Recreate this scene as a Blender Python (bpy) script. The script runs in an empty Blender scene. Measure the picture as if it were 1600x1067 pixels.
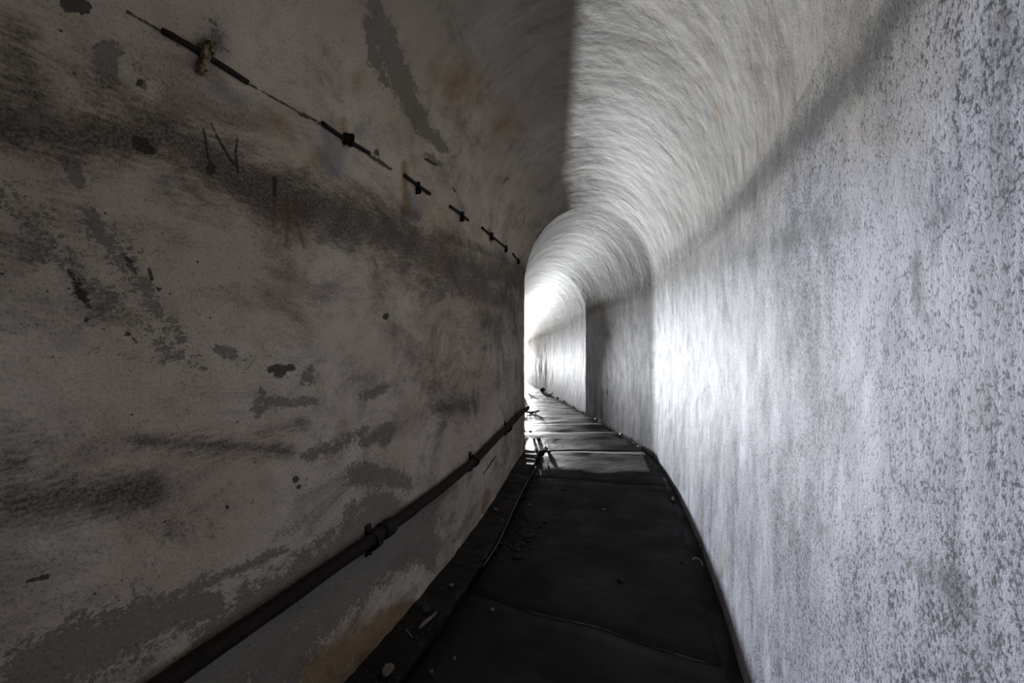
import bpy, bmesh, math, random
import numpy as np
from mathutils import Vector, Matrix
random.seed(7)
rng = np.random.default_rng(11)
sc = bpy.context.scene
C = sc.collection

# ------------------------------------------------------------------ camera, sky, exposure
EYE = 1.40            # camera height above the floor under it
FPX = 711.0           # focal length in pixels of the 1600x1067 frame (16 mm lens)
CX, HY = 800.0, 516.0 # principal column, horizon row
cd = bpy.data.cameras.new('camera'); cam = bpy.data.objects.new('camera', cd); C.objects.link(cam)
cd.sensor_width = 36; cd.lens = 36 * FPX / 1600; cd.clip_start = .02
cd.shift_y = -(533.5 - HY) / 1600
cam.location = (0, 0, EYE); cam.rotation_euler = (math.pi / 2, 0, 0)
sc.camera = cam
w = bpy.data.worlds.new('overcast_sky'); sc.world = w; w.use_nodes = True
bg = w.node_tree.nodes['Background']; bg.inputs[0].default_value = (.94, .97, 1.0, 1); bg.inputs[1].default_value = 60
sc.view_settings.view_transform = 'Standard'; sc.view_settings.look = 'None'
sc.view_settings.gamma = 1; sc.view_settings.use_curve_mapping = False
sc.view_settings.exposure = 0.95
sc.cycles.max_bounces = 14; sc.cycles.diffuse_bounces = 10; sc.cycles.glossy_bounces = 6

# ------------------------------------------------------------------ tunnel axis (plan), slope and profile
HW = .757             # half width
SPRING, RISE = 1.98, .93
S0, S1 = -7.0, 32.0
KS = [-7, -1, .5, 1.5, 2.5, 3.5, 5.0, 5.06, 8.8, 8.9, 16.5, 22, 33.5]
KT = np.radians([50, 25.5, 20.5, 17.2, 13.2, 10.8, 8.6, -.5, -4.6, -1.2, -4.2, -3.9, -1.6])
_fs = np.arange(S0, S1 + 1.001, .005)
_th = np.interp(_fs, KS, KT)
_x = np.concatenate([[0], np.cumsum(np.sin(_th[:-1]) * .005)]); _y = np.concatenate([[0], np.cumsum(np.cos(_th[:-1]) * .005)])
_x += -.328 - np.interp(0, _fs, _x); _y += .5 - np.interp(0, _fs, _y)
def axis(s): return np.interp(s, _fs, _x), np.interp(s, _fs, _y), np.interp(s, _fs, _th)
def floor_z(s):
    return np.interp(s, [-7, 4.2, 5.5, 7.6, 11.5, 17.5, 33.5], [0, 0, -.07, -.19, -.47, -.86, -1.65])
def at(s, u, z=0.0):
    """point at distance s along the tunnel, u across (left negative), z above the floor"""
    x, y, t = axis(s)
    return Vector((float(x + np.cos(t) * u), float(y - np.sin(t) * u), float(floor_z(s) + z)))
def proj(P):
    d = np.maximum(P[..., 1], .05)
    return CX + FPX * P[..., 0] / d, HY - FPX * (P[..., 2] - EYE) / d

DOOR_L, DOOR_B, DOOR_T = .42, .06, 1.10   # hatch in the added end wall, kept small to sharpen the vault's shadow edge
# area light for the inferred far-end daylight, set in an added unseen hatch
ld = bpy.data.lights.new('daylight_in_added_hatch', 'AREA'); lo = bpy.data.objects.new('daylight_in_added_hatch', ld); C.objects.link(lo)
ld.shape = 'RECTANGLE'; ld.size = HW - DOOR_L; ld.size_y = DOOR_T - DOOR_B
ld.energy = 6600; ld.color = (.95, .975, 1.0)
lo.location = at(S1 - .12, (DOOR_L + HW) / 2, (DOOR_B + DOOR_T) / 2)
_dir = at(S1 - 1, 0, 1.4) - at(S1, 0, 1.4); lo.rotation_euler = _dir.to_track_quat('-Z', 'Y').to_euler()

# ------------------------------------------------------------------ helpers
def tag(o, label, cat, group=None):
    o['label'] = label; o['category'] = cat
    if group: o['group'] = group
    return o
def struct(o): o['kind'] = 'structure'; return o
def link(name, me, mat, parent=None):
    o = bpy.data.objects.new(name, me); C.objects.link(o)
    if mat and not me.materials: me.materials.append(mat)
    if parent: o.parent = parent
    return o
def empty(name, loc):
    o = bpy.data.objects.new(name, None); C.objects.link(o); o.location = loc; o.empty_display_size = .1
    return o
_tab = rng.random((256, 256))
def vnoise(x, y):
    xi = np.floor(x).astype(int); yi = np.floor(y).astype(int); fx = x - xi; fy = y - yi
    fx = fx * fx * (3 - 2 * fx); fy = fy * fy * (3 - 2 * fy)
    a = _tab[xi & 255, yi & 255]; b = _tab[(xi + 1) & 255, yi & 255]; c = _tab[xi & 255, (yi + 1) & 255]; d = _tab[(xi + 1) & 255, (yi + 1) & 255]
    return (a * (1 - fx) + b * fx) * (1 - fy) + (c * (1 - fx) + d * fx) * fy - .5
def fbm(x, y, o=4):
    r = 0; a = 1
    for i in range(o): r = r + a * vnoise(x + 17.3 * i, y + 5.1 * i); x = x * 2.03; y = y * 2.03; a *= .5
    return r

class NT:
    """small helper for node materials"""
    def __init__(s, name):
        s.m = bpy.data.materials.new(name); s.m.use_nodes = True; s.t = s.m.node_tree; s.b = s.t.nodes['Principled BSDF']
    def n(s, typ, **kw):
        nd = s.t.nodes.new(typ)
        for k, v in kw.items(): setattr(nd, k, v)
        return nd
    def put(s, sock, v):
        if isinstance(v, bpy.types.NodeSocket): s.t.links.new(v, sock)
        elif isinstance(v, (tuple, list)) and sock.type == 'RGBA' and len(v) == 3: sock.default_value = (*v, 1)
        else: sock.default_value = v
    def math(s, op, a, b=0.0, c=None, clamp=False):
        nd = s.n('ShaderNodeMath', operation=op, use_clamp=clamp); s.put(nd.inputs[0], a); s.put(nd.inputs[1], b)
        if c is not None: s.put(nd.inputs[2], c)
        return nd.outputs[0]
    def mix(s, f, a, b, mode='MIX'):
        nd = s.n('ShaderNodeMix', data_type='RGBA', blend_type=mode); s.put(nd.inputs[0], f); s.put(nd.inputs[6], a); s.put(nd.inputs[7], b)
        return nd.outputs[2]
    def ss(s, v, lo, hi):
        nd = s.n('ShaderNodeMapRange', interpolation_type='SMOOTHSTEP'); s.put(nd.inputs[0], v); nd.inputs[1].default_value = lo; nd.inputs[2].default_value = hi
        return nd.outputs[0]
    def uv(s, sx=1, sy=1, off=0):
        if not hasattr(s, '_uv'): s._uv = s.n('ShaderNodeUVMap', uv_map='UVMap').outputs[0]
        nd = s.n('ShaderNodeMapping'); s.put(nd.inputs[0], s._uv); nd.inputs[1].default_value = (off, off * .7, off * 1.3); nd.inputs[3].default_value = (sx, sy, 1)
        return nd.outputs[0]
    def obj(s, sc_=1):
        nd = s.n('ShaderNodeMapping'); s.put(nd.inputs[0], s.n('ShaderNodeTexCoord').outputs['Object']); nd.inputs[3].default_value = (sc_, sc_, sc_)
        return nd.outputs[0]
    def noise(s, vec, scale, detail=4, rough=.55, dist=0):
        nd = s.n('ShaderNodeTexNoise'); s.put(nd.inputs['Vector'], vec); nd.inputs['Scale'].default_value = scale
        nd.inputs['Detail'].default_value = detail; nd.inputs['Roughness'].default_value = rough; nd.inputs['Distortion'].default_value = dist
        return nd.outputs['Fac']
    def attr(s, name):
        return s.n('ShaderNodeAttribute', attribute_name=name).outputs['Fac']
    def bump(s, h, strength, dist, prev=None):
        nd = s.n('ShaderNodeBump'); s.put(nd.inputs['Height'], h); nd.inputs['Strength'].default_value = strength; nd.inputs['Distance'].default_value = dist
        if prev: s.put(nd.inputs['Normal'], prev)
        return nd.outputs[0]
    def out(s, col, rough, normal=None, spec=.5, metal=0):
        s.put(s.b.inputs['Base Color'], col); s.put(s.b.inputs['Roughness'], rough); s.put(s.b.inputs['Specular IOR Level'], spec); s.put(s.b.inputs['Metallic'], metal)
        if normal: s.put(s.b.inputs['Normal'], normal)
        return s.m

# ------------------------------------------------------------------ materials of the shell
def left_layers(k):
    """cream paint with soot, rust, blue-grey filler, bare cement and chips, laid where the wear attributes say"""
    n1 = k.noise(k.uv(off=3), 1.6, 5, .6); n2 = k.noise(k.uv(off=9), 7, 6, .65); n3 = k.noise(k.uv(off=1), 120, 4, .65)
    ragged = k.noise(k.uv(1.0, 1.3, 5), 8, 10, .78, .3); fine = k.noise(k.uv(off=2), 300, 2, .5); mot = k.noise(k.uv(1, 1.7, 21), 2.4, 9, .74, .5)
    col = k.mix(k.ss(n1, .35, .68), (.66, .55, .42), (.80, .70, .57))
    col = k.mix(k.math('MULTIPLY', k.ss(mot, .45, .66), .68), col, (.25, .205, .16))
    col = k.mix(k.math('MULTIPLY', k.ss(n2, .5, .72), .45), col, (.42, .35, .28))
    col = k.mix(k.math('MULTIPLY', k.ss(n3, .50, .68), k.math('ADD', .30, k.math('MULTIPLY', k.ss(mot, .4, .66), .5))), col, (.12, .10, .082))
    blue = k.ss(k.math('ADD', k.attr('blue'), k.math('MULTIPLY', k.math('SUBTRACT', n2, .5), 1.5)), .30, .85)
    col = k.mix(k.math('MULTIPLY', blue, .62), col, (.27, .285, .30))
    rust = k.ss(k.math('ADD', k.attr('rust'), k.math('MULTIPLY', k.math('SUBTRACT', n2, .5), .9)), .25, .9)
    col = k.mix(k.math('MULTIPLY', rust, .75), col, (.30, .165, .05))
    strat = k.noise(k.uv(5, 22, 4), 4, 5, .7)          # smeared soot in flat strokes
    soot = k.ss(k.math('ADD', k.attr('soot'), k.math('MULTIPLY', k.math('ADD', k.math('SUBTRACT', strat, .5), k.math('SUBTRACT', mot, .5)), 1.3)), .08, .95)
    col = k.mix(k.math('MULTIPLY', soot, k.math('ADD', .52, k.math('MULTIPLY', k.ss(n3, .3, .62), .4))), col, (.075, .056, .040))
    nf = k.noise(k.uv(1, 1.2, 31), 75, 6, .8)
    g = k.math('ADD', k.math('ADD', k.attr('grey'), k.math('MULTIPLY', k.math('SUBTRACT', ragged, .5), 2.0)), k.math('MULTIPLY', k.math('SUBTRACT', nf, .5), 2.9))
    grey = k.ss(g, .50, .57)
    gc = k.mix(n2, (.19, .178, .145), (.29, .272, .225)); gc = k.mix(k.math('MULTIPLY', k.ss(n3, .52, .68), .6), gc, (.075, .072, .066))
    col = k.mix(k.math('MULTIPLY', grey, .85), col, gc)
    hole = k.ss(k.math('ADD', k.attr('hole'), k.math('ADD', k.math('MULTIPLY', k.math('SUBTRACT', ragged, .5), 1.2), k.math('MULTIPLY', k.math('SUBTRACT', nf, .5), 1.6))), .50, .60)
    vo = k.n('ShaderNodeTexVoronoi'); k.put(vo.inputs['Vector'], k.uv(off=12)); vo.inputs['Scale'].default_value = 21
    chip = k.math('MULTIPLY', k.math('LESS_THAN', k.math('ADD', vo.outputs['Distance'], k.math('ADD', k.math('MULTIPLY', ragged, .2), k.math('MULTIPLY', nf, .3))), .30), k.math('GREATER_THAN', n2, .47))
    hole = k.math('MAXIMUM', hole, chip)
    col = k.mix(k.math('MULTIPLY', hole, .88), col, (.045, .04, .034))
    return col, grey, hole, n1, n2, n3, fine, mot
def left_bump(k, grey, hole, n3, fine, mot, amt=1.0):
    nb = k.bump(k.noise(k.uv(off=7), 13, 5, .6), .5 * amt, .02)
    nb = k.bump(mot, .5 * amt, .02, nb)
    nb = k.bump(k.math('ADD', n3, k.math('MULTIPLY', fine, .5)), .6 * amt, .004, nb)
    return k.bump(k.math('SUBTRACT', 1, k.math('ADD', k.math('MULTIPLY', grey, .5), hole)), .8, .004, nb)
def plaster_left(name='painted_plaster_cream'):
    k = NT(name); col, grey, hole, n1, n2, n3, fine, mot = left_layers(k)
    return k.out(col, .78, left_bump(k, grey, hole, n3, fine, mot), .3)
def plaster_vault(name='painted_plaster_vault'):
    k = NT(name); lcol, grey, hole, n1, n2, n3, fine, mot = left_layers(k)
    streak = k.noise(k.uv(15, 2.0, 8), 1.0, 8, .70, .6); streak2 = k.noise(k.uv(60, 8, 2), 1.0, 4, .6, .3)
    col = k.mix(k.ss(n1, .35, .68), (.40, .37, .33), (.53, .51, .48))
    col = k.mix(k.math('MULTIPLY', k.ss(n2, .5, .74), .35), col, (.42, .37, .31))
    col = k.mix(k.math('MULTIPLY', k.ss(mot, .46, .68), .45), col, (.30, .28, .255))
    col = k.mix(k.math('MULTIPLY', k.ss(streak, .46, .70), .5), col, (.165, .155, .145))
    col = k.mix(k.math('MULTIPLY', k.ss(streak2, .52, .7), .34), col, (.20, .19, .18))
    col = k.mix(k.math('MULTIPLY', k.ss(n3, .55, .74), .4), col, (.18, .165, .15))
    rust = k.ss(k.math('ADD', k.attr('rust'), k.math('MULTIPLY', k.math('SUBTRACT', n2, .5), .9)), .25, .9)
    col = k.mix(k.math('MULTIPLY', rust, .6), col, (.40, .27, .15))
    soot = k.ss(k.math('ADD', k.attr('soot'), k.math('MULTIPLY', k.math('ADD', k.math('SUBTRACT', streak, .5), k.math('SUBTRACT', n2, .5)), 1.3)), .12, 1.0)
    col = k.mix(k.math('MULTIPLY', soot, .8), col, (.07, .065, .062))
    col = k.mix(k.ss(k.attr('streaky'), .05, .95), lcol, col)
    nb = left_bump(k, grey, hole, n3, fine, mot, .6)
    nb = k.bump(k.noise(k.uv(4, 1.1, 7), 1, 3, .5, .5), .2, .05, nb)
    return k.out(col, .74, nb, .3)

def plaster_right(name='painted_plaster_white'):
    k = NT(name)
    n1 = k.noise(k.uv(1.4, .8, 3), 2.0, 7, .66); n2 = k.noise(k.uv(off=9), 6, 6, .65)
    n3 = k.noise(k.uv(1.25, 1, 1), 135, 5, .68, .2); n4 = k.noise(k.uv(1.2, .9, 14), 26, 4, .6)
    drip = k.noise(k.uv(13, .8, 6), 1.0, 6, .66, .25); drip2 = k.noise(k.uv(55, 3.5, 2), 1.0, 4, .6, .2)
    col = k.mix(k.ss(n1, .36, .64), (.55, .57, .69), (.76, .785, .93))
    grime_dim = k.attr('grime_dim')
    col = k.mix(k.math('MULTIPLY', k.ss(k.math('ADD', drip, k.math('MULTIPLY', grime_dim, .07)), .48, .68), k.math('ADD', .5, k.math('MULTIPLY', grime_dim, .3))), col, (.26, .26, .285))
    col = k.mix(k.math('MULTIPLY', k.ss(drip2, .54, .72), k.math('ADD', .4, k.math('MULTIPLY', grime_dim, .35))), col, (.20, .20, .22))
    cream = k.ss(k.math('ADD', k.attr('cream'), k.math('MULTIPLY', k.math('SUBTRACT', n1, .5), 1.1)), .1, .9)
    col = k.mix(cream, col, k.mix(k.ss(n2, .35, .68), (.36, .335, .30), (.51, .49, .46)))
    sn = k.math('ADD', k.math('MULTIPLY', k.math('SUBTRACT', n2, .5), 1.5), k.math('MULTIPLY', k.math('SUBTRACT', k.noise(k.uv(1.3, 1, 27), 30, 7, .75), .5), 1.5))
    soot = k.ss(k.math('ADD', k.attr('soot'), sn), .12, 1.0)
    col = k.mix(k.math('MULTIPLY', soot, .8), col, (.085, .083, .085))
    rust = k.ss(k.math('ADD', k.attr('rust'), k.math('MULTIPLY', k.math('SUBTRACT', n2, .5), .9)), .25, .9)
    col = k.mix(k.math('MULTIPLY', rust, .6), col, (.42, .36, .29))
    dens = k.math('ADD', n3, k.math('ADD', k.math('MULTIPLY', k.math('SUBTRACT', n4, .5), .2), k.math('MULTIPLY', k.math('SUBTRACT', .55, n1), .35)))
    pit = k.ss(dens, .50, .64)
    col = k.mix(k.math('MULTIPLY', pit, .9), col, (.055, .058, .072))
    nb = k.bump(k.noise(k.uv(4, 1.6, 7), 1, 2, .5, .2), .15, .04)
    nb = k.bump(k.math('SUBTRACT', 1, dens), .5, .004, nb)
    return k.out(col, k.math('ADD', .58, k.math('MULTIPLY', n2, .2)), nb, .12)

def concrete_floor(name, dark, light, lo=.3, hi=.6):
    k = NT(name); v = k.obj()
    n1 = k.noise(v, 2.2, 5, .6); n2 = k.noise(v, 14, 6, .65); n3 = k.noise(v, 140, 3, .6)
    col = k.mix(k.ss(n1, .35, .7), dark, light); col = k.mix(k.math('MULTIPLY', k.ss(n2, .52, .72), .6), col, tuple(c * .5 for c in dark))
    col = k.mix(k.math('MULTIPLY', k.ss(k.noise(v, 4.3, 3), .62, .75), .35), col, (.05, .032, .02))
    col = k.mix(k.math('MULTIPLY', k.ss(n3, .70, .76), .5), col, tuple(c * 4 for c in light))
    nb = k.bump(n1, .35, .03); nb = k.bump(n2, .5, .012, nb); nb = k.bump(n3, .5, .003, nb)
    r = k.math('ADD', lo, k.math('MULTIPLY', k.ss(k.noise(v, 3.1, 4), .35, .65), hi - lo))
    return k.out(col, r, nb, .25)

def simple(name, a, b, scale, rough=.7, metal=0, bump=.4, spec=.4):
    k = NT(name); v = k.obj(); n = k.noise(v, scale, 5, .65)
    return k.out(k.mix(k.ss(n, .35, .68), a, b), rough, k.bump(k.noise(v, scale * 2.3, 4), bump, .004), spec, metal)

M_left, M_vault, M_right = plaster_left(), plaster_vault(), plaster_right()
M_slab = concrete_floor('damp_dark_concrete', (.020, .0195, .019), (.032, .031, .030), .68, .92)
M_slab_wet = concrete_floor('wet_dark_concrete', (.018, .018, .018), (.030, .030, .030), .32, .6)
M_bed = concrete_floor('gutter_silt', (.012, .011, .010), (.020, .018, .015), .4, .75)
M_kerb = concrete_floor('kerb_concrete', (.016, .015, .013), (.030, .027, .023), .5, .8)
M_rust = simple('rusty_iron', (.012, .008, .007), (.034, .016, .011), 30, .75, .25, .8)
M_iron = simple('blackened_iron', (.014, .012, .010), (.035, .025, .018), 40, .7, .3, .8)
M_bracket = simple('flaking_ochre_bracket', (.075, .05, .028), (.55, .42, .25), 55, .7, .1, .8)
M_stone = simple('dark_rubble', (.025, .023, .02), (.07, .063, .054), 45, .8)
M_pale = simple('pale_rubble', (.16, .14, .115), (.30, .27, .22), 45, .85)
M_crumb = simple('white_plaster_crumb', (.40, .42, .46), (.72, .73, .75), 40, .6)
M_leaf = simple('dead_leaf_brown', (.05, .036, .018), (.12, .085, .04), 60, .6)
M_wood = simple('wet_dark_wood', (.012, .011, .010), (.03, .026, .022), 25, .45)
M_ground = simple('pale_gravel', (.30, .29, .27), (.42, .41, .39), 12, .9)
M_cap = simple('rough_concrete', (.12, .115, .105), (.2, .19, .175), 8, .9)
M_moss = simple('grit', (.03, .027, .02), (.13, .115, .09), 90, .85)

# ------------------------------------------------------------------ the shell: one grid of points, cut into walls and vault
def col_positions():
    s = [S0]
    while s[-1] < S1:
        t = s[-1]
        if t < -.4: st = max(.006, .12 * min(1, (-.4 - t) / 3))
        elif t < 1.1: st = .0055
        else: st = min(.075, .0055 + (t - 1.1) * .0062)
        s.append(t + st)
    s[-1] = S1
    s = np.array(s)
    for kink in (5.0, 5.03, 5.06, 8.8, 8.85, 8.9): s[np.argmin(abs(s - kink))] = kink
    return np.sort(s)
SS = col_positions()
zl = np.linspace(-.16, SPRING, 360)
a1 = np.linspace(math.pi, math.pi / 2, 200)[1:]; a2 = np.linspace(math.pi / 2, 0, 100)[1:]
ang = np.concatenate([a1, a2]); zr = np.linspace(SPRING, -.16, 200)[1:]
pu = np.concatenate([np.full(len(zl), -HW), HW * np.cos(ang), np.full(len(zr), HW)])
pz = np.concatenate([zl, SPRING + RISE * np.sin(ang), zr])
pv = np.concatenate([[0], np.cumsum(np.hypot(np.diff(pu), np.diff(pz)))])
nu = np.concatenate([np.ones(len(zl)), -np.cos(ang) , -np.ones(len(zr))]); nz = np.concatenate([np.zeros(len(zl)), -np.sin(ang), np.zeros(len(zr))])
IL, IV = len(zl) - 1, len(zl) - 1 + len(ang)      # last row of the left wall, last row of the vault
Sg, Vg = np.meshgrid(SS, pv, indexing='ij')
disp = .016 * fbm(Sg * 1.3, Vg * 1.3, 3) + .004 * fbm(Sg * 9, Vg * 9, 3)
fade = np.clip((pv - .05) / .3, 0, 1) * np.clip((pv[-1] - pv - .05) / .3, 0, 1)
disp *= (.35 + .65 * fade)[None, :]
disp[np.ix_(SS > 4.9, np.arange(len(pv)) > IL + 100)] *= .35
U = pu[None, :] + nu[None, :] * disp; Zg = pz[None, :] + nz[None, :] * disp
ax, ay, at_ = axis(SS)
P = np.stack([ax[:, None] + np.cos(at_)[:, None] * U, ay[:, None] - np.sin(at_)[:, None] * U, floor_z(SS)[:, None] + Zg], -1)
dS = np.gradient(P, axis=0); dV = np.gradient(P, axis=1)
N = np.cross(dS, dV); N /= np.linalg.norm(N, axis=-1, keepdims=True) + 1e-12
ins = np.stack([ax[:, None] - P[..., 0], ay[:, None] - P[..., 1], floor_z(SS)[:, None] + 1.4 - P[..., 2]], -1)
if (N * ins).sum(-1).mean() < 0: N = -N; FLIP = True
else: FLIP = False
PX, PY = proj(P)
front = (P[..., 1] > .3)
i_kink = int(np.argmin(abs(SS - 5.04)))
seen_left = front & (np.arange(len(SS)) <= i_kink + 1)[:, None]

def capsules(shapes, valid):
    """field of wear marks: each mark a polyline of (x, y, width) with a strength; 1 at the core, .5 at the width, 0 beyond"""
    f = np.zeros(PX.shape, np.float32)
    for pts, amp in shapes:
        xs = [p[0] for p in pts]; ys = [p[1] for p in pts]; ws = max(p[2] for p in pts) * 2.2
        sel = valid & (PX > min(xs) - ws) & (PX < max(xs) + ws) & (PY > min(ys) - ws) & (PY < max(ys) + ws)
        if not sel.any(): continue
        x = PX[sel]; y = PY[sel]; best = np.zeros(x.shape)
        seg = list(zip(pts, pts[1:])) if len(pts) > 1 else [(pts[0], pts[0])]
        for (x0, y0, w0), (x1, y1, w1) in seg:
            dx, dy = x1 - x0, y1 - y0; q = dx * dx + dy * dy
            t = np.clip(((x - x0) * dx + (y - y0) * dy) / q, 0, 1) if q else 0 * x
            best = np.maximum(best, 1 - np.hypot(x - x0 - t * dx, y - y0 - t * dy) / (2 * (w0 + t * (w1 - w0))))
        f[sel] = np.maximum(f[sel], amp * np.clip(best, 0, 1))
    return f
def dot(x, y, r, a=1.0): return ([(x, y, r)], a)
pipe_px = [(190, 1088), (300, 1015), (400, 950), (490, 890), (580, 830), (650, 788), (740, 710)]
G = [  # cement showing through the paint, left side
    ([(40, 1075, 45), (150, 1010, 42), (240, 965, 38), (330, 945, 20)], 1.1), ([(330, 1000, 30), (430, 925, 26), (540, 848, 22), (600, 790, 24)], 1.0),
    ([(250, 940, 10), (360, 895, 9), (440, 860, 8)], .8), ([(300, 1075, 30), (420, 1000, 40), (520, 905, 30), (600, 855, 34), (650, 820, 26)], 1.15),
    ([(420, 1067, 32), (480, 985, 30), (600, 880, 20), (670, 850, 18)], 1.1), ([(560, 742, 16), (605, 745, 16), (635, 755, 12)], 1.0), ([(545, 800, 12), (590, 780, 16)], .9), ([(668, 800, 20), (672, 880, 14)], .95),
    ([(583, -10, 8), (600, 60, 15), (620, 110, 17), (642, 165, 13), (668, 205, 11), (694, 232, 7)], 1.1), ([(575, 30, 8), (586, 90, 10), (605, 130, 8)], .9),
    dot(170, 85, 17, 1.1), dot(168, 112, 14), ([(35, 185, 14), (85, 200, 12)], .95), ([(110, 260, 11), (122, 285, 9)], .95), dot(222, 132, 7),
    ([(5, 300, 26), (70, 380, 30), (130, 440, 26), (210, 505, 26), (270, 540, 22), (320, 575, 14)], .55), ([(140, 335, 14), (175, 390, 18), (215, 430, 18), (250, 490, 14), (285, 525, 12)], .74),
    ([(340, 545, 7), (362, 553, 7)], 1.0), dot(480, 588, 13), ([(402, 640, 10), (410, 615, 8)], .9), ([(415, 628, 9), (490, 628, 8)], .85), ([(570, 620, 8), (600, 605, 7)], 1.0),
    ([(570, 690, 9), (608, 668, 8)], .95), ([(600, 690, 8), (610, 668, 6)], 1), ([(480, 715, 10), (540, 690, 10), (570, 672, 8)], .85), dot(330, 62, 24, .6), ([(665, 240, 5), (690, 258, 4)], .8)]
HOLE = [dot(113, 4, 17, 1.2), dot(130, 12, 12, 1.2), dot(226, 227, 11, 1.1), ([(212, 220, 7), (240, 236, 6)], 1), dot(437, 579, 11, 1.1), ([(423, 577, 6), (455, 575, 6)], 1), dot(330, 266, 8, 1), dot(603, 494, 4.5, 1.2),
    dot(248, 453, 4, 1.1), ([(233, 420, 2.5), (238, 436, 3)], 1.1), dot(462, 749, 5, 1.1), dot(467, 760, 3.5, 1), dot(355, 792, 3.5, 1), ([(42, 908, 3), (74, 901, 4)], 1.05), dot(218, 130, 6, .9), dot(135, 500, 5, 1),
    ([(108, 425, 8), (125, 455, 10), (140, 480, 6)], .72), ([(195, 400, 8), (215, 430, 6)], .62), ([(200, 520, 8), (215, 535, 5)], .7), ([(318, 200, 1.6), (324, 240, 2.2), (330, 262, 2)], 1.15), ([(328, 190, 1.4), (345, 225, 1.6), (366, 258, 2.4)], 1.1), ([(371, 216, 1.4), (368, 240, 1.6), (372, 270, 2.2)], 1.15),
    ([(429, 278, 3.5), (430, 305, 3.5)], .95), ([(385, 128, 2), (440, 160, 1.8), (500, 193, 2)], .85), ([(198, 18, 3), (252, 49, 2.2)], .85), ([(470, 178, 4), (480, 183, 3)], 1), ([(575, 241, 3), (610, 264, 3)], .92), dot(588, 238, 6, .95), ([(664, 248, 2), (682, 258, 2)], 1.0),
    ([(755, 741, 1.3), (775, 712, 1.3)], .8), ([(708, 294, 1.3), (711, 300, 1.2)], 1), ([(785, 286, 1), (794, 278, 1.4)], 1)]
SOOT = [([(-20, 190, 40), (120, 215, 40), (260, 215, 34), (400, 290, 36), (520, 330, 36), (640, 380, 32), (740, 420, 30), (815, 440, 26)], 1.0), ([(640, 375, 30), (700, 420, 36), (780, 470, 30)], 1.0),
    dot(770, 500, 46, .8), dot(730, 460, 46, .6), dot(775, 600, 40, .55), dot(300, 280, 60, .55), dot(150, 140, 60, .5), dot(90, 330, 60, .45), dot(690, 600, 36, .5), ([(20, 790, 40), (110, 780, 34), (230, 765, 24)], .95), dot(10, 710, 60, .65), ([(220, 690, 14), (330, 695, 18), (450, 705, 12)], .85), ([(30, 60, 50), (60, 170, 40)], .7),
    ([(380, 690, 16), (470, 660, 12)], .6), ([(690, 640, 24), (740, 630, 20)], .72), ([(110, 410, 22), (150, 480, 20)], .45), ([(690, 370, 14), (760, 395, 12), (815, 420, 12)], .8), ([(540, 1067, 26), (640, 985, 12)], .5)]
RUST = [([(428, 290, 4), (429, 350, 4)], .9), ([(447, 310, 3), (451, 350, 3), (446, 385, 3)], 1), ([(462, 312, 3), (464, 350, 3), (475, 388, 3)], 1), dot(465, 340, 34, .62), dot(455, 420, 22, .5), ([(535, 190, 10), (540, 225, 10)], .8), dot(490, 250, 30, .55), ([(632, 255, 6), (635, 330, 8)], .9),
    ([(765, 360, 4), (768, 375, 4)], 1), dot(720, 130, 50, .85), dot(790, 190, 40, .7), dot(560, 130, 40, .6), dot(430, 190, 36, .6), dot(650, 150, 30, .45), ([(500, 1060, 40), (570, 1000, 34), (640, 945, 12)], 1.05), ([(762, 770, 6), (754, 800, 5)], .95), ([(540, 660, 18), (520, 720, 16)], .6), ([(700, 395, 10), (705, 440, 12)], .5), ([(260, 1050, 8), (330, 985, 6), (430, 920, 5)], .7)] + [(([(x, y + 12, 6), (x2, y2 + 12, 5)]), .75) for (x, y), (x2, y2) in (((490, 890), (540, 855)), ((640, 800), (700, 752)))]
BLUE = [dot(335, 75, 34, 1), ([(345, 140, 16), (375, 160, 14)], .8), ([(515, 200, 18), (525, 260, 22)], 1), dot(560, 205, 14, .8), ([(640, 300, 8), (650, 340, 10)], .9), dot(722, 325, 12, .9), ([(768, 370, 6), (785, 400, 10)], .8), ([(585, 850, 12), (580, 880, 14)], 1), ([(735, 725, 6), (733, 745, 6)], 1), ([(800, 120, 40), (760, 110, 30)], .5), dot(160, 150, 24, .6), ([(260, 300, 40), (80, 600, 50)], .3)]
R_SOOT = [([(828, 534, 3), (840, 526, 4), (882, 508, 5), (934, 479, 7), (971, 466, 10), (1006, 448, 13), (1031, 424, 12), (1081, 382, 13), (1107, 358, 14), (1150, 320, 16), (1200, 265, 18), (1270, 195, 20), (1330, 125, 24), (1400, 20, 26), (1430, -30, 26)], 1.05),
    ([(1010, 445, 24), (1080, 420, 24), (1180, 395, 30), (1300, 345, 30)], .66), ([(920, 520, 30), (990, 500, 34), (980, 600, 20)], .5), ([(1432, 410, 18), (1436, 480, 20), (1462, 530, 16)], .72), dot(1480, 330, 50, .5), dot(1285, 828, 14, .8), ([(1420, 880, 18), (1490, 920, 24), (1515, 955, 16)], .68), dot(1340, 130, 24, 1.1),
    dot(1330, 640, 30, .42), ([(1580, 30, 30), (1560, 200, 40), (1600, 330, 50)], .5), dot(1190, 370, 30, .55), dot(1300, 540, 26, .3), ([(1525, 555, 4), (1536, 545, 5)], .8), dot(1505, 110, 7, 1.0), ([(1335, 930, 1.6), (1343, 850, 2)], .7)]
R_RUST = [dot(1520, 640, 30, .6), ([(1335, 460, 14), (1340, 560, 12)], .55), ([(1126, 850, 3), (1126, 870, 5), (1128, 900, 4)], .9), ([(1340, 210, 34), (1400, 200, 40)], .6), dot(1122, 175, 12, .9), dot(1100, 130, 40, .45), dot(1297, 885, 6, .9)]
seen_right = front & (np.arange(len(pv)) >= IL + 150)[None, :]
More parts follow.
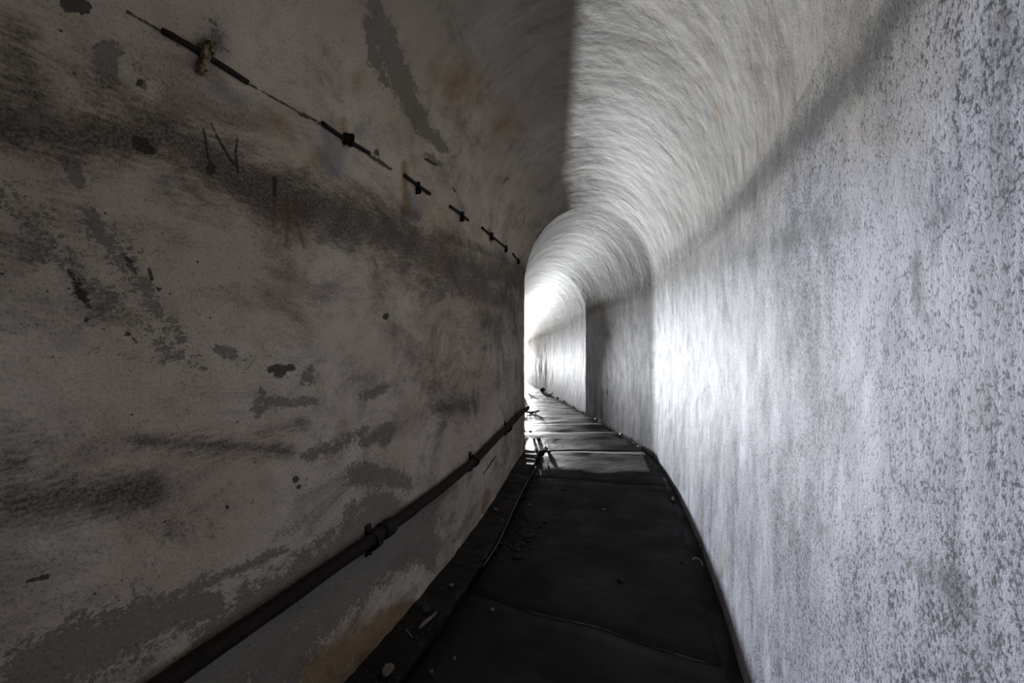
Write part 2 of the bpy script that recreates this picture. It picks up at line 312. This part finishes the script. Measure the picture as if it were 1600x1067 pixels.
F = {'grey': capsules(G, seen_left), 'hole': capsules(HOLE, seen_left), 'soot': np.maximum(capsules(SOOT, seen_left & (np.arange(len(pv)) < IL + 120)[None, :]), capsules(R_SOOT, seen_right)),
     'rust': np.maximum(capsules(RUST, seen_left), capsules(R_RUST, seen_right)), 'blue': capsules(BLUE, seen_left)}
# beyond the marks that show, the same kinds of wear go on at random
rest = ~seen_left & (np.arange(len(pv)) <= IL + 60)[None, :]
F['grey'][rest] = np.clip(.45 + .9 * fbm(Sg[rest] * 1.1, Vg[rest] * 1.4, 3), 0, .9); F['soot'][rest] = np.clip(.3 + .9 * fbm(Sg[rest] * .8 + 40, Vg[rest] * 1.5, 3), 0, .8)
F['grey'] = np.maximum(F['grey'], (.10 + .10 * np.exp(-(pv / .7) ** 2))[None, :] * (np.arange(len(pv)) <= IL)[None, :]).astype(np.float32)
band = np.exp(-((pv - pv[IV]) / .12) ** 2)[None, :] * (~front)
F['soot'] = np.maximum(F['soot'], .8 * band).astype(np.float32)
F['cream'] = np.where(np.arange(len(pv)) >= IV, np.clip(1 - (SPRING - pz) / .5, 0, 1), 1)[None, :] + 0 * Vg
F['grime_dim'] = np.clip((SS - 4.9) / .5, 0, 1)[:, None] + 0 * Vg  # dirt drips strengthened past the kink, also to dim the bright far wall
F['streaky'] = np.clip((np.arctan2(pz - SPRING, -pu)[None, :] / math.pi - .12) / .42 + 0 * SS[:, None], 0, 1)
F['streaky'][i_kink:] = np.clip((np.arctan2(pz - SPRING, -pu)[None, :] / math.pi) / .2, 0, 1)

def shell_part(name, r0, r1, mat):
    p = P[:, r0:r1 + 1]; ns, nv = p.shape[:2]
    idx = np.arange(ns * nv).reshape(ns, nv)
    q = np.stack([idx[:-1, :-1], idx[1:, :-1], idx[1:, 1:], idx[:-1, 1:]], -1).reshape(-1, 4)
    if FLIP: q = q[:, ::-1]
    me = bpy.data.meshes.new(name); me.vertices.add(ns * nv); me.vertices.foreach_set('co', p.reshape(-1).astype(np.float32))
    me.loops.add(q.size); me.loops.foreach_set('vertex_index', q.reshape(-1).astype(np.int32))
    me.polygons.add(len(q)); me.polygons.foreach_set('loop_start', np.arange(0, q.size, 4, dtype=np.int32))
    me.update(calc_edges=True)
    me.polygons.foreach_set('use_smooth', np.ones(len(q), bool))
    uvl = me.uv_layers.new(name='UVMap'); uv = np.stack([Sg[:, r0:r1 + 1].reshape(-1), Vg[:, r0:r1 + 1].reshape(-1)], -1)
    uvl.data.foreach_set('uv', uv[q.reshape(-1)].reshape(-1).astype(np.float32))
    for k, f in F.items():
        a = me.attributes.new(k, 'FLOAT', 'POINT'); a.data.foreach_set('value', np.ascontiguousarray(f[:, r0:r1 + 1]).reshape(-1).astype(np.float32))
    me.normals_split_custom_set_from_vertices(N[:, r0:r1 + 1].reshape(-1, 3).astype(np.float32))
    return struct(link(name, me, mat))
wall_left = shell_part('wall_left', 0, IL, M_left)
ceiling = shell_part('ceiling', IL, IV, M_vault)
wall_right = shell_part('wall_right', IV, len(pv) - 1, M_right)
for o, l in ((wall_left, 'cream plaster wall on the inside of the bend, stained and flaking'), (ceiling, 'curved barrel vault of brushed pale plaster over the passage'), (wall_right, 'bluish white plaster wall on the outside of the bend')): o['label'] = l

def on_wall(px, py, off=0.0):
    """point of the left wall or left half of the vault that shows at a pixel, moved off the surface; and its normal, along, up"""
    d = np.where(seen_left[:, :IL + 200], (PX[:, :IL + 200] - px) ** 2 + (PY[:, :IL + 200] - py) ** 2, 1e9)
    i, j = np.unravel_index(np.argmin(d), d.shape)
    n = Vector(N[i, j]); t = at_[i]
    return Vector(P[i, j]) + n * off, n, Vector((math.sin(t), math.cos(t), 0))

def strip(name, ss, prof, mat, parent=None, jit=0.0, closed_ends=True):
    """sweep a closed (u, z) profile along the tunnel"""
    bm = bmesh.new(); rings = []
    for s in ss:
        rings.append([bm.verts.new(at(s, u + random.uniform(-jit, jit), z + random.uniform(-jit, jit))) for u, z in prof])
    m = len(prof)
    for a, b in zip(rings, rings[1:]):
        for i in range(m): bm.faces.new((a[i], a[(i + 1) % m], b[(i + 1) % m], b[i]))
    if closed_ends: bm.faces.new(rings[0]); bm.faces.new(rings[-1])
    bmesh.ops.recalc_face_normals(bm, faces=bm.faces)
    me = bpy.data.meshes.new(name); bm.to_mesh(me); bm.free()
    return link(name, me, mat, parent)

# ------------------------------------------------------------------ floor: bed, kerb along the left wall, slabs with open joints
bed_s = np.concatenate([np.arange(S0 - .05, 4.5, .2), np.arange(4.5, S1 + .1, .25)])
floor = struct(strip('floor', bed_s, [(-HW - .1, -.20), (HW + .1, -.20), (HW + .1, -.045), (-HW - .1, -.045)], M_bed))
floor['label'] = 'dark damp passage floor of worn concrete slabs between two gutters'
def slab(s0, s1, skew0, skew1, dz, tilt):
    bm = bmesh.new(); n = max(4, int((s1 - s0) / .09)); mlat = 14
    u0, u1 = -HW + (.235 if s0 < 5 else .03), HW - .085; top = []
    for i in range(n + 1):
        row = []
        for j in range(mlat + 1):
            f = i / n; u = u0 + (u1 - u0) * j / mlat
            a = s0 + skew0 * (u / HW) + .012 * math.sin(u * 9 + s0 * 7) + (.006 * random.uniform(-1, 1) if i == 0 else 0); b = s1 + skew1 * (u / HW) + .012 * math.sin(u * 9 + s1 * 7) - .006
            ss_ = a + (b - a) * f
            uu = u + (.010 * math.sin(ss_ * 8 + j) + random.uniform(-.006, .006) if j in (0, mlat) else 0)
            z = dz + tilt * (f - .5) + .012 * float(fbm(np.array(ss_ * 2.5), np.array(u * 2.5 + 9), 3))
            if i in (0, n) or j in (0, mlat): z -= random.uniform(0, .002)
            row.append(bm.verts.new(at(ss_, uu, z)))
        top.append(row)
    for i in range(n):
        for j in range(mlat): bm.faces.new((top[i][j], top[i][j + 1], top[i + 1][j + 1], top[i + 1][j])).smooth = True
    edge = [top[0][j] for j in range(mlat + 1)] + [top[i][mlat] for i in range(1, n + 1)] + [top[n][j] for j in range(mlat - 1, -1, -1)] + [top[i][0] for i in range(n - 1, 0, -1)]
    low = [bm.verts.new(v.co + Vector((0, 0, -.05))) for v in edge]
    for i in range(len(edge)): k = (i + 1) % len(edge); bm.faces.new((edge[i], low[i], low[k], edge[k]))
    bmesh.ops.recalc_face_normals(bm, faces=bm.faces)
    me = bpy.data.meshes.new('floor_slab'); bm.to_mesh(me); bm.free()
    return link('floor_slab', me, M_slab_wet if s0 > 5 else M_slab, floor)
joints = [(-6.9, 0), (-4.9, .05), (-2.9, -.03), (-.9, .06), (1.80, -.13), (3.86, .0), (5.12, -.02), (6.45, .02), (7.35, -.03), (8.5, .03), (9.6, 0), (11.0, .02), (12.6, -.02), (14.4, 0), (16.6, .03), (18.9, 0), (21.2, .02), (23.6, 0), (26.2, .02), (29, 0), (S1 - .02, 0)]
for i, ((a, k0), (b, k1)) in enumerate(zip(joints, joints[1:])):
    far = i >= 6
    slab(a, b, k0, k1, (-.004, .003, .0, -.006)[i % 4] * (1 if far else .25), (.016 if far else .0015) * (1 if i % 2 else .6))
kerb = struct(strip('trim_1', np.arange(S0, 5.01, .055), [(-HW - .03, -.05), (-HW + .185, -.05), (-HW + .19, .004), (-HW + .18, .010), (-HW - .03, .016)], M_kerb, jit=.007))
kerb['label'] = 'low dark concrete kerb running along the foot of the cream wall'

es = [S1 - .25, S1 - .2, S1 - .05]
pier = struct(strip('wall_end_added', es, [(-HW - .05, -.15), (HW + .05, -.15), (HW + .05, DOOR_B), (DOOR_L, DOOR_B), (DOOR_L, DOOR_T), (HW + .05, DOOR_T), (HW + .05, 3.0), (-HW - .05, 3.0)], M_cap))  # wall added out of view to narrow the light source
pier['label'] = 'added unseen concrete end wall, its narrow hatch shaping the light'
# back end of the passage and ground outside its mouth
bm = bmesh.new()
c = [at(S0 + .05, -HW - .1, -.2), at(S0 + .05, HW + .1, -.2), at(S0 + .05, HW + .1, 3.1), at(S0 + .05, -HW - .1, 3.1)]
d_ = at(S0, 0) - at(S0 + .3, 0); d_.z = 0; d_.normalize()
f1 = [bm.verts.new(v) for v in c]; f2 = [bm.verts.new(v + d_ * .3) for v in c]
bm.faces.new(f1); bm.faces.new(f2)
for i in range(4): bm.faces.new((f1[i], f1[(i + 1) % 4], f2[(i + 1) % 4], f2[i]))
bmesh.ops.recalc_face_normals(bm, faces=bm.faces); me = bpy.data.meshes.new('wall_back'); bm.to_mesh(me); bm.free()
wb = struct(link('wall_back', me, M_cap)); wb['label'] = 'rough concrete wall closing the passage behind the viewer'
bm = bmesh.new(); n = 20
gv = [[bm.verts.new(at(S1, 0, -.06) + Vector((-6 + 12 * i / n, .02 + 12 * j / n, -.02 * j / n + .05 * float(vnoise(np.array(i * .9), np.array(j * .9))) - .04))) for j in range(n + 1)] for i in range(n + 1)]
for i in range(n):
    for j in range(n): bm.faces.new((gv[i][j], gv[i + 1][j], gv[i + 1][j + 1], gv[i][j + 1]))
me = bpy.data.meshes.new('ground'); bm.to_mesh(me); bm.free()
gr = struct(link('ground_outside', me, M_ground)); gr['label'] = 'pale gravel ground outside the mouth of the passage'

# ------------------------------------------------------------------ iron pipe along the foot of the left wall, with clamps
def tube(name, pts, rad, mat, parent=None, seg=12, flat=None, jit=0.0, origin=None):
    """round bar through world points; the mesh is stored relative to its parent or origin"""
    org = origin if origin is not None else (parent.location if parent else Vector((0, 0, 0)))
    bm = bmesh.new(); rings = []; pts = [Vector(p) for p in pts]
    for i, p in enumerate(pts):
        d = (pts[min(i + 1, len(pts) - 1)] - pts[max(i - 1, 0)]).normalized()
        up = Vector((0, 0, 1)) if abs(d.z) < .9 else Vector((1, 0, 0)); x = d.cross(up).normalized(); y = x.cross(d)
        r = rad[i] if isinstance(rad, (list, tuple)) else rad
        rings.append([bm.verts.new(p - org + (x * math.cos(2 * math.pi * k / seg) + y * math.sin(2 * math.pi * k / seg)) * (r + random.uniform(-jit, jit))) for k in range(seg)])
    for a, b in zip(rings, rings[1:]):
        for k in range(seg): bm.faces.new((a[k], a[(k + 1) % seg], b[(k + 1) % seg], b[k])).smooth = True
    bm.faces.new(rings[0]); bm.faces.new(rings[-1]); bmesh.ops.recalc_face_normals(bm, faces=bm.faces)
    me = bpy.data.meshes.new(name); bm.to_mesh(me); bm.free()
    o = link(name, me, mat, parent)
    if not parent and origin is not None: o.location = origin
    return o
PZ = .525; PR = .027
def wall_disp(s, z):
    i = int(np.argmin(abs(SS - s))); j = int(np.argmin(abs(zl - z))); return float(disp[i, j])
pipe = empty('rusty_pipe', at(0, -HW + PR, PZ))
tag(pipe, 'long dark rusty pipe clamped along the lower cream wall', 'pipe')
ps = np.concatenate([np.arange(-2.5, 4.9, .06), [4.95, 5.0, 5.03, 5.06, 5.12], np.arange(5.2, 9, .15)])
path = [at(s, -HW + max(wall_disp(s, PZ), -.02) + PR + .006, PZ + .006 * math.sin(s * 2.1)) for s in ps]
tube('pipe_body', path, PR, M_rust, pipe, 16, jit=.0012)
def ring(name, s, z, r, half, mat, parent, u=None):
    u = -HW + wall_disp(s, z) + PR + .006 if u is None else u
    return tube(name, [at(s + t, u, z) for t in (-half, -half * .8, half * .8, half)], [r * .9, r, r, r * .9], mat, parent, 14, jit=.001)
def hook(s, z, parent, mat):
    """flat iron saddle: back plate on the wall and a tongue bent below the pipe"""
    u = -HW + wall_disp(s, z) + .004; bm = bmesh.new(); org = parent.location
    prof = [(u - .002, z + .055), (u + .004, z + .055), (u + .006, z + .034), (u + .036, z + .033), (u + .066, z + .012), (u + .067, z - .018), (u + .045, z - .042), (u + .02, z - .05), (u + .006, z - .075), (u - .002, z - .075)]
    rings = [[bm.verts.new(at(s + t, a, b) - org) for a, b in prof] for t in (-.018, .018)]
    m = len(prof)
    for i in range(m): bm.faces.new((rings[0][i], rings[0][(i + 1) % m], rings[1][(i + 1) % m], rings[1][i]))
    bm.faces.new(rings[0]); bm.faces.new(rings[1]); bmesh.ops.recalc_face_normals(bm, faces=bm.faces)
    me = bpy.data.meshes.new('clamp'); bm.to_mesh(me); bm.free()
    c = link('clamp', me, mat, parent)
    b = tube('bolt', [at(s, u, z - .064), at(s, u + .018, z - .064)], .008, mat, None, 6, origin=Vector((0, 0, 0))); b.parent = c
    for v in b.data.vertices: v.co -= org
    return c
def s_of_px(px):
    """distance along the passage of the left wall seen in a pixel column"""
    row = int(np.argmin(abs(zl - PZ))); ok = seen_left[:, row]; return float(SS[ok][np.argmin(abs(PX[ok, row] - px))])
for px in (573, 733, 788): hook(s_of_px(px), PZ, pipe, M_iron)
hook(s_of_px(60), PZ, pipe, M_iron)
cp = ring('pipe_coupling', s_of_px(594), PZ, PR + .010, .04, M_iron, pipe)
cp['label'] = 'swollen blackened pipe coupling'

# ------------------------------------------------------------------ upper iron rod showing in places where the vault springs, each length with its bracket
rods = [((252, 48), (384, 127), [(315, 88)], .0085, 'rusty rod with torn ochre bracket, nearest of the rods under the vault'),
        ((500, 193), (574, 240), [(536, 217)], .0085, 'rusty rod with double bracket on a blue-grey patch, second nearest under the vault'),
        ((630, 274), (670, 302), [(650, 290)], .009, 'short rusty rod with bent hook below an ochre streak'),
        ((702, 322), (731, 344), [(719, 337)], .009, 'short rusty rod with one clip on a grey round patch'),
        ((752, 356), (791, 388), [(766, 367), (789, 387)], .009, 'thin rusty rod with two clips near the corner of the bend'),
        ((800, 396), (811, 410), [(808, 407)], .009, 'last short rusty rod stub right at the corner of the bend')]
for (a, b, br, r, lab) in rods:
    k = 9
    pts = [on_wall(a[0] + (b[0] - a[0]) * i / k, a[1] + (b[1] - a[1]) * i / k, r * .7)[0] for i in range(k + 1)]
    # smooth the sampled points into a straight bar that follows the wall
    A, B = pts[0], pts[-1]; mid = (pts[k // 2] + pts[k // 2 + 1]) / 2; sag = mid - (A + B) / 2
    pts = [A.lerp(B, i / k) + sag * (4 * (i / k) * (1 - i / k)) for i in range(k + 1)]
    root = empty('rusty_rod', pts[0]); tag(root, lab, 'rod', 'lengths of rusty rod under the vault')
    tube('bar', pts, r, M_iron, root, 10, jit=.0012)
    for bi, (bx, by) in enumerate(br):
        p, nrm, al = on_wall(bx, by, 0); up = nrm.cross(al).normalized(); up = up if up.z > 0 else -up
        first = lab.startswith('rusty rod with torn')
        org = root.location; bm = bmesh.new()
        hgt, wid, th = (.075, .05, .012) if first else (.05, .022, .012)
        outline = [(-.5, -.8), (.55, -1.0), (.45, -.3), (.6, .1), (.5, .75), (.1, 1.0), (-.2, .7), (-.55, .8), (-.45, .1), (-.3, -.2)]
        def plate(cx_, cy_, sx, sy, z0, z1):
            lo_ = [bm.verts.new(p - org + al * (cx_ + x * sx) + up * (cy_ + y * sy) + nrm * z0) for x, y in outline]
            hi_ = [bm.verts.new(p - org + al * (cx_ + x * sx * .8 + random.uniform(-.003, .003)) + up * (cy_ + y * sy * .85) + nrm * (z1 + random.uniform(-.004, .006))) for x, y in outline]
            for i in range(len(outline)): j = (i + 1) % len(outline); bm.faces.new((lo_[i], lo_[j], hi_[j], hi_[i]))
            bm.faces.new(lo_); bm.faces.new(hi_)
        plate(0, 0, wid * .5, hgt * .5, -.004, .012 + r)
        if first: plate(.012, .03, wid * .4, hgt * .25, .006, .028); plate(-.005, -.035, wid * .35, hgt * .22, .004, .02)
        elif 'double' in lab: plate(.03, .006, wid * .4, hgt * .55, -.004, .022)
        else: plate(.004, -.022, wid * .45, hgt * .35, 0, .026)
        bmesh.ops.recalc_face_normals(bm, faces=bm.faces); me = bpy.data.meshes.new('bracket'); bm.to_mesh(me); bm.free()
        bo = link('bracket', me, M_bracket if first else M_iron, root)
        if first: bo['label'] = 'torn flaking ochre bracket'

# ------------------------------------------------------------------ rubble, crumbs, leaves and litter on the floor
def rock_mesh(seed, flat=.6, sub=2):
    rnd = random.Random(seed); bm = bmesh.new(); bmesh.ops.create_icosphere(bm, subdivisions=sub, radius=1)
    ax_ = [Vector((rnd.uniform(-1, 1), rnd.uniform(-1, 1), rnd.uniform(-1, 1))).normalized() for _ in range(7)]; lim = [rnd.uniform(.55, .85) for _ in ax_]
    for v in bm.verts:
        for a, l in zip(ax_, lim):
            d = v.co.dot(a)
            if d > l: v.co -= a * (d - l)
        v.co *= rnd.uniform(.95, 1.05)
    for v in bm.verts: v.co.z *= flat
    zmin = min(v.co.z for v in bm.verts)
    for v in bm.verts: v.co.z -= zmin
    me = bpy.data.meshes.new('rock'); bm.to_mesh(me); bm.free(); return me
ROCK_D = [rock_mesh(i) for i in range(6)]; ROCK_P = [rock_mesh(20 + i) for i in range(4)]; ROCK_W = [rock_mesh(40 + i, .8) for i in range(4)]
for L, m in ((ROCK_D, M_stone), (ROCK_P, M_pale), (ROCK_W, M_crumb)):
    for me in L: me.materials.append(m)
def level(u):
    if u < -HW + .185: return .011
    if u < -HW + .235 or u > HW - .085: return -.046
    return .0
def top_of(s, u):
    """height of the real surface under a point of the floor"""
    bpy.context.view_layer.update()
    o = at(s, u, .5); best = None
    for ob in floor_objs:
        ok, hit, nn, fi = ob.ray_cast(o, Vector((0, 0, -1)))
        if ok and (best is None or hit.z > best.z): best = hit
    return best if best else at(s, u, level(u))
floor_objs = [floor, kerb] + [o for o in floor.children]
def on_floor(px, py):
    """(s, u) of the floor point seen at a pixel"""
    z = 0.0
    for _ in range(6):
        y = (EYE - z) * FPX / (py - HY); x = (px - CX) / FPX * y
        i = int(np.argmin((_x - x) ** 2 + (_y - y) ** 2)); s = float(_fs[i]); z = float(floor_z(s)); t = _th[i]
        u = (x - _x[i]) * math.cos(t) - (y - _y[i]) * math.sin(t)
    return s, float(u)
def put(name, me, s, u, size, rz=None, sink=.1):
    o = bpy.data.objects.new(name, me); C.objects.link(o); o.location = top_of(s, u) - Vector((0, 0, size[2] * sink))
    o.scale = size; o.rotation_euler = (0, 0, random.uniform(0, 6.28) if rz is None else rz)
    return o
# single pieces that can be pointed out
o = put('rubble_stone', ROCK_P[0], *on_floor(607, 1056), (.035, .028, .035)); tag(o, 'large pale stone at the foot of the ochre-stained wall, nearest the viewer', 'stone')
o = put('rubble_stone', ROCK_P[1], *on_floor(710, 1030), (.012, .008, .016)); tag(o, 'small pale upright pebble alone on the nearest dark slab', 'stone')
o = put('rubble_stone', ROCK_D[2], *on_floor(970, 908), (.022, .016, .02)); tag(o, 'dark stone alone in the middle of the slab before the wet joint', 'stone')
o = put('rubble_stone', ROCK_P[2], *on_floor(944, 797), (.022, .012, .012)); tag(o, 'greyish stone lying in the middle of the second slab', 'stone')
o = put('rubble_stone', ROCK_D[3], *on_floor(1066, 880), (.012, .011, .012)); tag(o, 'tiny black pebble beside the curled strip near the white wall', 'stone')
o = put('rubble_stone', ROCK_D[4], *on_floor(848, 612), (.10, .07, .13)); tag(o, 'black lump against the white wall far down the passage', 'stone')
# loose rubble in the left gutter and on the kerb
k = 0; tries = 0
while k < 64 and tries < 900:
    tries += 1
    s = random.uniform(.85, 4.45); u = -HW + random.choice((random.uniform(.02, .17), random.uniform(.19, .26), random.gauss(.33, .07)))
    if u < -HW + .03 or u > HW: continue
    r = random.uniform(.006, .014) * (1.7 if random.random() < .18 else 1)
    pale = random.random() < .22
    o = put('rubble_stone', random.choice(ROCK_P if pale else ROCK_D), s, u, (r * random.uniform(.9, 1.6), r, r))
    tag(o, 'small stone among the loose rubble along the kerb', 'stone', 'loose rubble along the kerb'); k += 1
for i in range(16):
    r = random.uniform(.012, .03)
    o = put('rubble_stone', random.choice(ROCK_D + ROCK_P), random.uniform(4.9, 6.6), -HW + random.uniform(.1, .3), (r * 1.3, r, r))
    tag(o, 'wet stone on the glossy floor just past the corner of the bend', 'stone', 'wet stones past the corner of the bend')
# heap beside the kerb
for i in range(26):
    s0, u0 = on_floor(812, 838)
    r = random.uniform(.010, .022)
    o = put('rubble_stone', random.choice(ROCK_D), s0 + random.gauss(0, .16), u0 + random.gauss(0, .075), (r * 1.3, r, r))
    tag(o, 'dark stone in the low heap of rubble beside the kerb', 'stone', 'low heap of rubble beside the kerb')
# white plaster crumbs at the foot of the right wall
for px, py, r in ((865, 619, .05), (876, 625, .05), (880, 627, .03), (893, 634, .055), (912, 643, .045), (917, 646, .03), (932, 653, .045), (937, 657, .04), (950, 665, .04), (958, 669, .03), (972, 677, .04), (979, 681, .04), (988, 685, .045), (996, 690, .035), (1003, 695, .03), (1040, 742, .02), (1058, 772, .02)):
    s, u = on_floor(px, py + 3)
    o = put('plaster_crumb', random.choice(ROCK_W), s, HW - .055, (r * 1.8, r * .8, r * 1.3), rz=-float(axis(s)[2]) + math.pi / 2 + random.uniform(-.3, .3), sink=.0)
    tag(o, 'white plaster crumb lying at the foot of the white wall', 'plaster', 'white crumbs along the foot of the white wall')
# curved boards and bark far down the passage
def bark(s, u, length, width, rise, rz, label):
    bm = bmesh.new(); n = 10; rows = []
    for i in range(n + 1):
        t = i / n * 2 - 1; wd = width * (1 - .5 * t * t)
        rows.append([bm.verts.new((t * length / 2, wd * a, rise * t * t + b + .006 * math.sin(i * 2.3))) for a, b in ((-.5, .0), (.5, .0), (.45, .028), (-.45, .032))])
    for a, b in zip(rows, rows[1:]):
        for j in range(4): bm.faces.new((a[j], a[(j + 1) % 4], b[(j + 1) % 4], b[j]))
    bm.faces.new(rows[0]); bm.faces.new(rows[-1]); bmesh.ops.recalc_face_normals(bm, faces=bm.faces)
    me = bpy.data.meshes.new('bark'); bm.to_mesh(me); bm.free()
    o = link('bark_piece', me, M_wood); o.location = top_of(s, u); o.rotation_euler = (0, 0, rz); return tag(o, label, 'bark')
bark(*on_floor(855, 617), .34, .16, .05, .1, 'black curved piece of bark beside the white wall far down the passage')
bark(*on_floor(831, 618), .22, .14, .05, -.1, 'smaller black curved piece of bark far down by the bend')
bark(*on_floor(830, 645), .34, .13, .03, .1, 'dark board end lying just past the corner of the bend')
# curled strip near the right wall
s, u = on_floor(1090, 872)
pts = [top_of(s, u) + Vector((.028 * math.cos(a), .032 * math.sin(a) , .010 + .020 * math.sin(max(0, a)))) for a in np.linspace(-.5, 3.6, 14)]
o = tube('curled_strip', pts, .0045, M_crumb, None, 8, origin=top_of(s, u)); tag(o, 'small pale curled strip on the floor beside the white wall', 'strip')
# splinter and twig by the near left kerb
for (a, b, r, m, lab) in (((655, 990), (683, 962), .009, M_pale, 'pale grey splinter lying along the kerb near the viewer'), ((632, 988), (646, 1000), .004, M_pale, 'thin pale twig lying across the gutter silt')):
    A, B = top_of(*on_floor(*a)) + Vector((0, 0, r)), top_of(*on_floor(*b)) + Vector((0, 0, r)); z = max(A.z, B.z); A.z = B.z = z
    o = tube('wood_splinter', [A.lerp(B, t) + Vector((0, 0, .003 * math.sin(t * 6))) for t in np.linspace(0, 1, 7)], [r * .5, r, r * 1.1, r, r * .9, r * .7, r * .3], m, None, 6, origin=A.copy(), jit=.001); tag(o, lab, 'splinter')
# dead leaves
def leaf(s, u, L, lab, grp=None):
    bm = bmesh.new(); n = 8; top = []
    for i in range(n + 1):
        t = i / n; wd = L * .32 * math.sin(math.pi * min(1, t * .97 + .02)) ** .8
        c = .25 * L * (t - .5) ** 2
        top.append([bm.verts.new(((t - .5) * L, a * wd, c + abs(a) * wd * .35 + h)) for a, h in ((-1, 0), (0, 0), (1, 0))])
    for a, b in zip(top, top[1:]):
        for j in range(2): bm.faces.new((a[j], a[j + 1], b[j + 1], b[j]))
    r = bmesh.ops.solidify(bm, geom=bm.faces[:], thickness=.0012)
    zmin = min(v.co.z for v in bm.verts)
    for v in bm.verts: v.co.z -= zmin
    me = bpy.data.meshes.new('leaf'); bm.to_mesh(me); bm.free()
    o = link('dead_leaf', me, M_leaf); o.location = top_of(s, u) + Vector((0, 0, .001)); o.rotation_euler = (random.uniform(-.1, .1), random.uniform(-.1, .1), random.uniform(0, 6.28)); return tag(o, lab, 'leaf', grp)
leaf(*on_floor(880, 764), .10, 'yellowish brown dead leaf on the middle of the second slab')
leaf(*on_floor(818, 806), .06, 'pale narrow leaf lying beside the kerb above the rubble heap')
for px, py in ((806, 830), (842, 822), (793, 850), (838, 790)): leaf(*on_floor(px, py), random.uniform(.04, .07), 'small brown dead leaf among the rubble heap beside the kerb', 'leaves in the rubble heap')
# thin wire along the kerb edge
ws = np.arange(2.15, 4.3, .08)
o = tube('thin_wire', [at(s, -HW + .205 + .012 * math.sin(s * 3.3), .012 + .004 * math.sin(s * 7)) for s in ws], .0035, M_pale, None, 6, origin=at(2.15, -HW + .205, .012)); tag(o, 'thin pale wire lying along the edge of the kerb', 'wire')

# water standing in the joints between slabs
M_water = NT('standing_water'); M_water = M_water.out((.015, .016, .018), .06, M_water.bump(M_water.noise(M_water.obj(), 30, 3), .15, .004), .5)
def puddle(js, skew, u0, u1, wid, lab):
    bm = bmesh.new(); n = 40; rows = []
    for i in range(n + 1):
        t = i / n; u = u0 + (u1 - u0) * t; c_ = js + skew * (u / HW) + .012 * math.sin(u * 9 + js * 7)
        hw = wid * (.25 + 1.1 * abs(float(fbm(np.array(u * 11 + js), np.array(3.3), 3)))) * math.sin(math.pi * min(1, max(.04, t * .94 + .03))) ** .4
        zt = max(top_of(c_ - .02, u).z, top_of(c_ + .02, u).z) + .0015
        row = [at(c_ - hw, u), at(c_ + hw, u)]
        for p in row: p.z = zt
        rows.append([bm.verts.new(p) for p in row] + [bm.verts.new(p - Vector((0, 0, .004))) for p in row])
    for a, b in zip(rows, rows[1:]):
        for (i, j) in ((0, 1), (1, 3), (3, 2), (2, 0)): bm.faces.new((a[i], a[j], b[j], b[i]))
    bm.faces.new((rows[0][0], rows[0][1], rows[0][3], rows[0][2])); bm.faces.new((rows[-1][0], rows[-1][1], rows[-1][3], rows[-1][2]))
    bmesh.ops.recalc_face_normals(bm, faces=bm.faces); me = bpy.data.meshes.new('puddle'); bm.to_mesh(me); bm.free()
    tag(link('puddle', me, M_water), lab, 'water')
puddle(1.80, -.13, -.25, .62, .012, 'thin slanting trickle of water in the nearest floor joint')
puddle(3.86, 0, -.46, .25, .010, 'thin glinting water in the second floor joint from the viewer')
puddle(5.12, -.02, -.48, .6, .014, 'thin glinting water in the floor joint just past the corner')
# grit: nobody could count it
vs, fs = [], []
def grit(s, u, r):
    if min(abs(s - 1.8), abs(s - 3.86)) < .2: return
    p = at(s, u, level(u)) ; b = len(vs)
    for a in range(3): t = 2.09 * a + random.uniform(0, 1); vs.append(p + Vector((r * math.cos(t), r * math.sin(t), -.002)))
    vs.append(p + Vector((0, 0, r * 1.1))); fs.extend([(b, b + 1, b + 3), (b + 1, b + 2, b + 3), (b + 2, b, b + 3)])
for i in range(5200): grit(random.uniform(.6, 1.0 + 3.4 * random.random() ** 2), -HW + abs(random.gauss(0, .075)) + .004, random.uniform(.0012, .0055))
for i in range(1500): grit(random.uniform(.7, 4.6), -HW + .19 + abs(random.gauss(0, .10)), random.uniform(.0012, .004))
for i in range(350): grit(random.uniform(.9, 5), random.uniform(-HW + .25, HW - .1), random.uniform(.0012, .003))
me = bpy.data.meshes.new('grit'); me.from_pydata([tuple(v) for v in vs], [], fs); me.update()
o = link('floor_grit', me, M_moss); o['kind'] = 'stuff'; tag(o, 'fine grit and sand scattered over the dark floor and kerb', 'grit')
